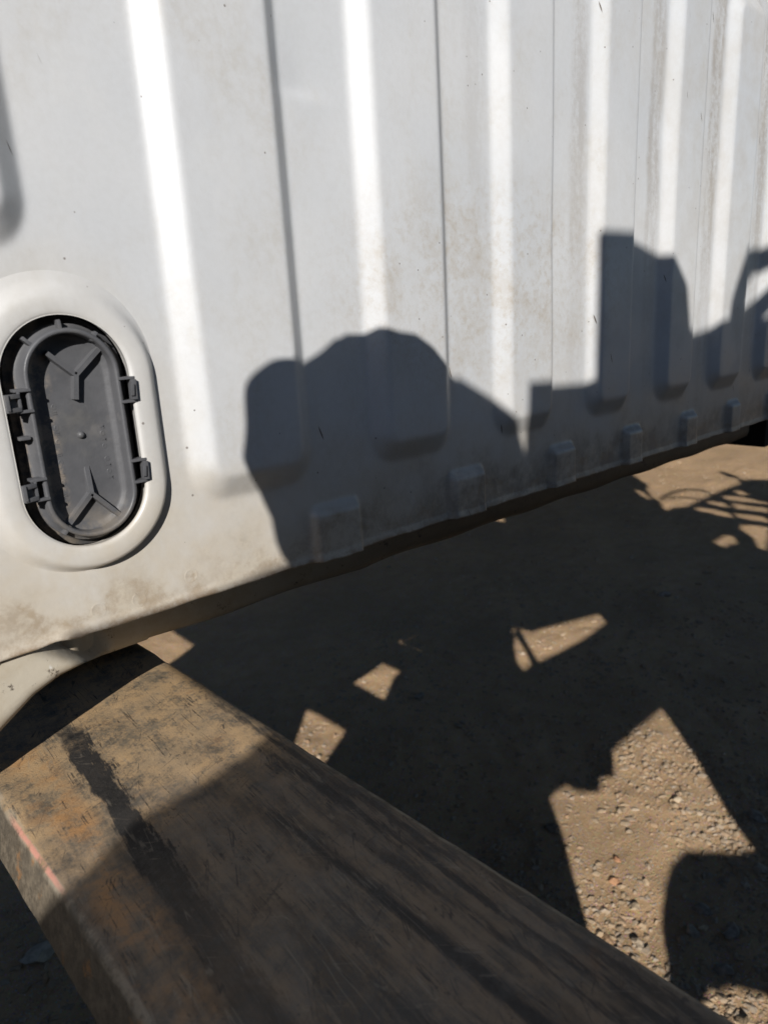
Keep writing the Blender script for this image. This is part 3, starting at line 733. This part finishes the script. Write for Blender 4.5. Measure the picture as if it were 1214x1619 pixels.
def plate(name, outline, holes, th, mat, s=S0):
    cu = bpy.data.curves.new(name, 'CURVE'); cu.dimensions = '2D'; cu.fill_mode = 'BOTH'; cu.extrude = th / 2
    for poly in [outline] + holes:
        sp = cu.splines.new('POLY'); sp.points.add(len(poly) - 1); sp.use_cyclic_u = True
        for pt, (u, ze) in zip(sp.points, poly): pt.co = (u, ze, 0, 1)
    tmp = bpy.data.objects.new('tmp_' + name, cu); col.objects.link(tmp)
    dg = bpy.context.evaluated_depsgraph_get(); me_ = bpy.data.meshes.new_from_object(tmp.evaluated_get(dg)); me_.name = name
    bpy.data.objects.remove(tmp)
    n_ = len(me_.vertices); co = np.empty(n_ * 3); me_.vertices.foreach_get('co', co); co = co.reshape(-1, 3)
    out = np.array([list(SP(a, b, s) + AH * c) for a, b, c in co]); me_.vertices.foreach_set('co', out.ravel()); me_.update()
    me_.materials.clear(); me_.materials.append(mat)
    o = bpy.data.objects.new(name, me_); col.objects.link(o); return local(loader, o)

P1 = [(0.806, 1.156), (0.813, 1.035), (0.811, 0.937), (0.811, 0.867), (0.823, 0.8), (0.749, 0.792), (0.642, 0.794), (0.584, 0.766), (0.546, 0.73), (0.503, 0.665), (0.486, 0.624), (0.455, 0.585), (0.40, .56), (0.318, 0.62), (0.321, 0.76), (0.321, 0.83), (0.307, 0.907), (0.337, 0.924), (0.378, 0.939), (0.397, 0.927), (0.464, 0.924), (0.49, 0.957), (0.532, 0.962), (0.553, 1.011), (0.555, 1.028), (0.66, 1.083)]
P2 = [(0.515, 0.575), (0.56, 0.602), (0.573, 0.594), (0.607, 0.603), (0.67, 0.592), (0.72, 0.55), (0.70, .48), (0.5, 0.48)]
P3a = [(.362, 1.508), (.411, 1.489), (.532, 1.521), (.77, 1.579), (.789, 1.524), (.649, 1.443), (.494, 1.371), (.405, 1.335), (.385, 1.40)]
P3b = [(.332, 1.298), (.372, 1.325), (.358, 1.41), (.333, 1.47), (.318, 1.42), (.313, 1.332)]
P3c = [(.312, 1.485), (.325, 1.478), (.352, 1.495), (.340, 1.512)]
P5 = [(0.021, 1.283), (0.046, 1.337), (0.067, 1.323), (0.074, 1.256), (0.045, 1.244)]
W1 = [(0.371, 1.869), (0.384, 1.923), (0.396, 1.94), (0.428, 1.957), (.47, 1.968), (.475, 1.955), (.433, 1.927)]
W2 = [(0.392, 1.863), (0.435, 1.912), (0.46, 1.928), (.465, 1.905), (0.439, 1.89)]
P9 = [(1.728, 2.095), (1.859, 2.164), (1.9, 2.148), (1.875, 2.087), (1.851, 2.064), (1.811, 2.06), (1.753, 2.034)]
GA = [(1.889, 2.482), (1.943, 2.496), (2.017, 2.465), (2.094, 2.41), (2.08, 2.364), (2.058, 2.342), (2.011, 2.361), (1.968, 2.403), (1.899, 2.448)]
EL1 = [(1.642, 2.797), (1.668, 2.773), (1.680, 2.70), (1.665, 2.63), (1.642, 2.617), (1.634, 2.715)]
EL2 = [(2.35, 2.697), (2.409, 2.722), (2.44, 2.65), (2.37, 2.632)]
G1 = [(2.21, 2.63), (2.26, 2.645), (2.357, 2.618), (2.469, 2.527), (2.438, 2.494), (2.298, 2.549), (2.219, 2.573)]
G2 = [(2.216, 2.537), (2.269, 2.515), (2.394, 2.447), (2.33, 2.378), (2.267, 2.414), (2.163, 2.463)]
G3 = [(2.13, 2.408), (2.227, 2.369), (2.276, 2.32), (2.225, 2.265), (2.137, 2.314), (2.098, 2.355)]
G4 = [(2.051, 2.567), (2.101, 2.573), (2.166, 2.541), (2.145, 2.473), (2.102, 2.484), (2.04, 2.541)]
TRI = [(2.039, 2.262), (2.10, 2.255), (2.188, 2.225), (2.10, 2.12), (1.98, 2.0), (1.95, 2.02), (2.002, 2.117), (2.001, 2.222)]
front = [(-1.6, -.35), (-1.6, 1.10), (-1.35, 1.28), (-1.273, 1.364), (-1.223, 1.441), (-1.20, 1.53), (-.80, 1.53), (-.43, 1.47), (-.43, 1.13), (-.551, 1.17), (-.551, .92), (-.46, .92), (-.424, 1.001), (-.374, 1.094), (-.33, 1.09), (-.25, 1.19), (-.239, 1.217), (-.222, 1.275), (-.19, 1.31), (-.167, 1.33), (-.159, 1.348), (-.134, 1.362), (-.115, 1.375), (-.101, 1.392), (-.099, 1.397), (-.15, 1.417), (-.203, 1.442), (-.203, 1.450), (-.15, 1.474), (-.099, 1.504), (-.096, 1.510), (-.07, 1.55), (-.03, 1.62), (.0, 1.645), (.018, 1.668), (.048, 1.660), (.070, 1.645), (.077, 1.622), (.080, 1.680), (.152, 1.710), (.152, 1.840), (.196, 1.862), (.25, 1.869), (.272, 1.850), (.281, 1.806), (.347, 1.847), (.350, 1.872), (.374, 1.940), (.393, 1.955), (.46, 1.985), (.48, 2.60), (.60, 3.3), (.95, 3.6), (.95, -.35)]
plate('shadow_plate', front, [P1, P2, P3a, P3b, P3c, W1, W2], 0.03, STEEL)  # outline and holes cut to cast the shadow shapes; a spur stops stray sun
rear = [(.92, -.35), (.92, 3.6), (1.2, 3.8), (1.5, 3.8), (1.779, 3.6), (1.779, 2.85), (1.732, 2.789), (1.692, 2.651), (1.712, 2.593), (1.679, 2.506), (1.682, 2.463), (1.746, 2.493), (1.851, 2.502), (1.991, 2.572), (2.327, 2.739), (2.502, 2.809), (2.582, 2.927), (2.515, 2.945), (2.512, 3.031), (2.56, 3.065), (2.601, 2.949), (2.574, 2.859), (2.648, 2.886), (2.95, 2.84), (2.95, 1.5), (2.95, -.42)]
plate('shadow_screen', rear, [P9, GA, EL1, EL2, G1, G2, G3, G4, TRI], 0.03, STEEL, S0 - 0.04)  # holes let the sunlit patches through; top raised to block more sky
bm = bmesh.new(); tube(bm, [SP(*q) for q in ((1.732, 2.61), (1.80, 2.668), (1.885, 2.714), (1.97, 2.742), (2.047, 2.752), (2.142, 2.724), (2.157, 2.663))], 0.014); local(loader, from_bm('hoop_rail', bm, STEEL))
bm = bmesh.new(); tube(bm, [SP(*q) for q in ((1.80, 2.62), (1.844, 2.639), (1.93, 2.632), (2.03, 2.60))], 0.010); local(loader, from_bm('hoop_rail', bm, STEEL))
bm = bmesh.new(); bm_box(bm, (-0.09, -0.60, 1.33), (0.80, 0.05, 0.20), bev=0.008); local(loader, from_bm('carriage', bm, STEEL, angle=40))
rotA = Matrix((EH, AH, Vector((0, 0, 1)))).transposed()
bm = bmesh.new(); bm_box(bm, EH * 1.45 + AH * -1.5 + Vector((0, 0, 1.15)), (1.0, 1.2, 1.3), rotA, 0.06); local(loader, from_bm('engine_cover', bm, YEL, angle=40))
bm = bmesh.new(); bm_box(bm, EH * -.1 + AH * -1.5 + Vector((0, 0, 0.62)), (2.0, 1.2, 0.55), rotA, 0.05); local(loader, from_bm('chassis', bm, YEL, angle=40))
for u in (1.55, -0.75):
    for s in (-1.0, -2.0):
        bm = bmesh.new(); r = bmesh.ops.create_cone(bm, segments=40, radius1=0.42, radius2=0.42, depth=0.3, cap_ends=True)
        bmesh.ops.bevel(bm, geom=[e for e in bm.edges if abs(e.verts[0].co.z - e.verts[1].co.z) < 1e-5], offset=0.05, segments=3, affect='EDGES')
        bmesh.ops.transform(bm, matrix=Matrix.Translation(EH * u + AH * s + Vector((0, 0, 0.42))) @ rotA.to_4x4() @ Matrix.Rotation(math.pi / 2, 4, 'X'), verts=bm.verts)
        local(loader, from_bm('tyre', bm, RUB, angle=40))

# ------------------------------------------------------------------ the photographer and the phone
SKIN = simple('skin', (0.42, 0.25, 0.17), 0.5, 0.15, 40); JACK = simple('dark_work_jacket', (0.03, 0.035, 0.05), 0.85, 0.3, 80); TROU = simple('grey_work_trousers', (0.06, 0.06, 0.06), 0.9, 0.3, 80)
HAIR = simple('knitted_dark_cap', (0.02, 0.02, 0.022), 0.95, 0.4, 150)
def skinned(name, pts, edges, radii, mat, parent, sub=2):
    me_ = bpy.data.meshes.new(name); me_.from_pydata([tuple(p) for p in pts], edges, []); me_.update()
    o = bpy.data.objects.new('tmp_' + name, me_); col.objects.link(o)
    md = o.modifiers.new('Skin', 'SKIN'); md.use_smooth_shade = True
    o.modifiers.new('Sub', 'SUBSURF').levels = sub
    for sv, r in zip(me_.skin_vertices[0].data, radii): sv.radius = r if isinstance(r, tuple) else (r, r)
    me_.skin_vertices[0].data[0].use_root = True
    dg = bpy.context.evaluated_depsgraph_get(); m2 = bpy.data.meshes.new_from_object(o.evaluated_get(dg)); bpy.data.objects.remove(o)
    m2.name = name; m2.materials.clear(); m2.materials.append(mat)
    q = bpy.data.objects.new(name, m2); col.objects.link(q); return local(parent, q)
def U(u, s, z): return EH * u + AH * s + Vector((0, 0, z))
person = thing('person', 'photographer in dark jacket and cap holding up a phone, shadow falling on the wall', 'person', tuple(U(.17, -.33, 0)))
HC = U(-0.022, -0.21, 1.652)
pel = U(.17, -.36, .95)
pts = [pel, U(.17, -.35, 1.12), U(.165, -.33, 1.27), U(.20, -.31, 1.36), U(.14, -.27, 1.45), U(.02, -.225, 1.53), HC + Vector((0, 0, .02)),
       U(.08, -.33, .92), U(.09, -.30, .50), U(.09, -.36, .09), U(.09, -.24, .05),
       U(.26, -.35, .92), U(.26, -.33, .50), U(.27, -.40, .09), U(.27, -.28, .05),
       U(.03, -.34, 1.30), U(-.02, -.30, 1.15), U(-.02, -.10, 1.29),
       U(.27, -.32, 1.34), U(.31, -.30, 1.10), U(.22, -.10, 1.12)]
ed = [(0, 1), (1, 2), (2, 3), (3, 4), (4, 5), (5, 6), (0, 7), (7, 8), (8, 9), (9, 10), (0, 11), (11, 12), (12, 13), (13, 14), (3, 15), (15, 16), (16, 17), (3, 18), (18, 19), (19, 20)]
rad = [.12, .105, .11, .09, .055, .058, .072, .085, .06, .045, .035, .085, .06, .045, .035, .055, .042, .028, .055, .042, .028]
body = skinned('body', pts, ed, rad, JACK, person)
# head with face, cap and hands as children
bm = bmesh.new(); r = bmesh.ops.create_uvsphere(bm, u_segments=28, v_segments=20, radius=1.0)
for v in bm.verts:
    c = v.co.copy(); v.co = Vector((c.x * .073, c.y * .092, c.z * .108))
    if c.y > .3: v.co.y += .006 * max(0, -c.z) 
    if c.y > .8 and abs(c.x) < .22 and -.35 < c.z < .1: v.co.y += .022 * (1 - abs(c.x) / .22)
    if c.y > .7 and .1 < c.z < .35 and .2 < abs(c.x) < .55: v.co.y -= .008
bmesh.ops.transform(bm, matrix=Matrix.Translation(HC) @ rotA.to_4x4(), verts=bm.verts)
local(person, from_bm('head', bm, SKIN))
for sg in (-1, 1):
    bm = bmesh.new(); r = bmesh.ops.create_uvsphere(bm, u_segments=10, v_segments=8, radius=1.0)
    bmesh.ops.transform(bm, matrix=Matrix.Translation(HC) @ rotA.to_4x4() @ Matrix.Translation((sg * .075, -.005, -.01)) @ Matrix.Diagonal((.012, .02, .032, 1)), verts=bm.verts)
    local(person, from_bm('ear', bm, SKIN))
# knitted cap with uneven edge
bm = bmesh.new(); r = bmesh.ops.create_icosphere(bm, subdivisions=4, radius=1.0)
for v in bm.verts:
    c = v.co.normalized(); rr = 1.0 + .05 * mnoise.noise(c * 5) + 0.03 * mnoise.noise(c * 13)
    v.co = Vector((c.x * .082 * rr, c.y * .10 * rr, (.112 if c.z > 0 else .03) * c.z * rr + .012))
bmesh.ops.transform(bm, matrix=Matrix.Translation(HC) @ rotA.to_4x4(), verts=bm.verts)
local(person, from_bm('cap', bm, HAIR))
# hood bunched at the neck
bm = bmesh.new(); r = bmesh.ops.create_icosphere(bm, subdivisions=3, radius=1.0)
for v in bm.verts:
    c = v.co.normalized(); v.co = Vector((c.x * .066, c.y * .08, c.z * .10)) * (1 + .08 * mnoise.noise(c * 3))
bmesh.ops.transform(bm, matrix=Matrix.Translation(U(.004, -.24, 1.585)) @ rotA.to_4x4(), verts=bm.verts)
local(person, from_bm('hood', bm, JACK))

def hand(wrist, palm, aim, side, up, parent):
    aim = Vector(aim).normalized(); side = Vector(side).normalized(); up = Vector(up).normalized()
    p = [Vector(wrist), Vector(palm)]; e = [(0, 1)]; r = [.024, (.034)]
    for i, (o, L) in enumerate(((-.03, .062), (-.01, .072), (.011, .067), (.03, .052))):
        b0 = Vector(palm) + side * o + aim * .03
        q = [b0, b0 + aim * L * .45, b0 + aim * L * .75 + up * L * .25, b0 + aim * L * .85 + up * L * .55]
        n0 = len(p); p += q; e += [(1, n0), (n0, n0 + 1), (n0 + 1, n0 + 2), (n0 + 2, n0 + 3)]; r += [.0095, .009, .0085, .007]
    n0 = len(p); b0 = Vector(palm) - side * .03
    p += [b0 - side * .015, b0 - side * .03 + aim * .025, b0 - side * .028 + aim * .05 + up * .012]; e += [(1, n0), (n0, n0 + 1), (n0 + 1, n0 + 2)]; r += [.012, .010, .008]
    return skinned('hand', p, e, r, SKIN, parent, 2)
# left hand raised beside the head, right hand under the phone
bm = bmesh.new(); tube(bm, [U(-.02, -.30, 1.15), U(-.025, -.24, 1.36), U(-.066, -.20, 1.59)], [.042, .030, .024], 12)
local(person, from_bm('sleeve', bm, JACK))
hand(U(-.076, -.20, 1.605), U(-.095, -.19, 1.64), (0.05, 0.05, 1), AH - EH * .35, EH, person)
ph_c = Vector((0, 0, CH)) - cz_ * 0.016 - cx_ * 0.022 - cy_ * 0.045
hand(U(-.02, -.10, 1.29), ph_c - cy_ * .055 - cz_ * .022, cx_ * .2 + cy_ * .9, cx_, cz_ * .6, person)
PHM = simple('black_phone_glass', (0.01, 0.01, 0.012), 0.15, 0.1, 50)
phone = thing('phone', 'black phone held upright in the hand of the photographer', 'phone', tuple(ph_c))
rotC = Matrix((cx_, cy_, -cz_)).transposed()
bm = bmesh.new(); bm_box(bm, ph_c, (0.072, 0.150, 0.009), rotC, 0.0035); local(phone, from_bm('case', bm, PHM, angle=40))
bm = bmesh.new(); r = bmesh.ops.create_cone(bm, segments=24, radius1=0.008, radius2=0.0075, depth=0.003, cap_ends=True)
bmesh.ops.transform(bm, matrix=Matrix.Translation(Vector((0, 0, CH)) - cz_ * 0.0105) @ rotC.to_4x4(), verts=bm.verts); local(phone, from_bm('lens_ring', bm, PHM))

# ------------------------------------------------------------------ added blockers out of view, holding back sky and bounced light
BLOCKER_SHEET = simple('blocker_corrugated_sheet', (0.012, 0.013, 0.015), 0.9, 0.3, 8, spec=0.05)
sky_blocker = thing('sky_blocker', 'added unseen sheet metal structure blocking sky light behind the truck bed', 'sky_blocker', (3.0, 7.0, 0.0))  # unseen building, added to darken the shaded ground by blocking sky
def corrugated(name, p, q, z0, z1, nrm):
    p, q = Vector(p), Vector(q); L = (q - p).length; n_ = int(L / 0.06); vv, ff = [], []
    for i in range(n_ + 1):
        c = p.lerp(q, i / n_) + Vector(nrm) * (0.012 * (1 if (i // 2) % 2 else -1))
        vv += [(c.x, c.y, z0), (c.x, c.y, z1)]
    ff = [(2 * i, 2 * i + 2, 2 * i + 3, 2 * i + 1) for i in range(n_)]
    return local(sky_blocker, new_obj(name, vv, ff, BLOCKER_SHEET, smooth=False))
corrugated('wall', (-5, 4.8, 0), (11, 4.8, 0), 0, 5.2, (0, -1, 0)); corrugated('wall', (-5, 9.2, 0), (-5, 4.8, 0), 0, 5.2, (-1, 0, 0))
corrugated('wall', (11, 4.8, 0), (11, 9.2, 0), 0, 5.2, (1, 0, 0)); corrugated('wall', (11, 9.2, 0), (-5, 9.2, 0), 0, 5.2, (0, 1, 0))
bm = bmesh.new(); bm_box(bm, (3, 7, 5.3), (16.6, 5.0, 0.12), bev=0.01); local(sky_blocker, from_bm('roof', bm, BLOCKER_SHEET, angle=30))
bm = bmesh.new(); bm_box(bm, (5.9, 1.1, 4.3), (9.2, 7.3, 0.10), bev=0.01); local(sky_blocker, from_bm('sky_blocker_canopy', bm, BLOCKER_SHEET, angle=30))  # added overhead cover, only keeps sky light off the ground
for x in (1.2, 5.4, 9.8):
    bm = bmesh.new(); bm_box(bm, (x, 4.70, 2.12), (0.12, 0.12, 4.24), bev=0.01); local(sky_blocker, from_bm('post', bm, STEEL, angle=30))
CONC = simple('blocker_concrete', (0.10, 0.095, 0.09), 0.9, 0.3, 6, spec=0.1)
bounce_wall = thing('bounce_blocker', 'added unseen concrete wall cutting bounced light, behind the camera', 'wall', tuple(U(-8, -1.9, 0)))  # unseen walls, added so less sunlit ground bounces onto the bed
for q in range(6):
    bm = bmesh.new(); bm_box(bm, EH * (4.35 + 2.02 * q) + AH * -1.9 + Vector((0, 0, 1.5)), (2.0, .16, 3.0), rotA, .02); local(bounce_wall, from_bm('panel', bm, CONC, angle=30))
    bm = bmesh.new(); bm_box(bm, EH * (-2.75 - 2.02 * q) + AH * -1.9 + Vector((0, 0, .85)), (2.0, .16, 1.7), rotA, .02); local(bounce_wall, from_bm('panel', bm, CONC, angle=30))
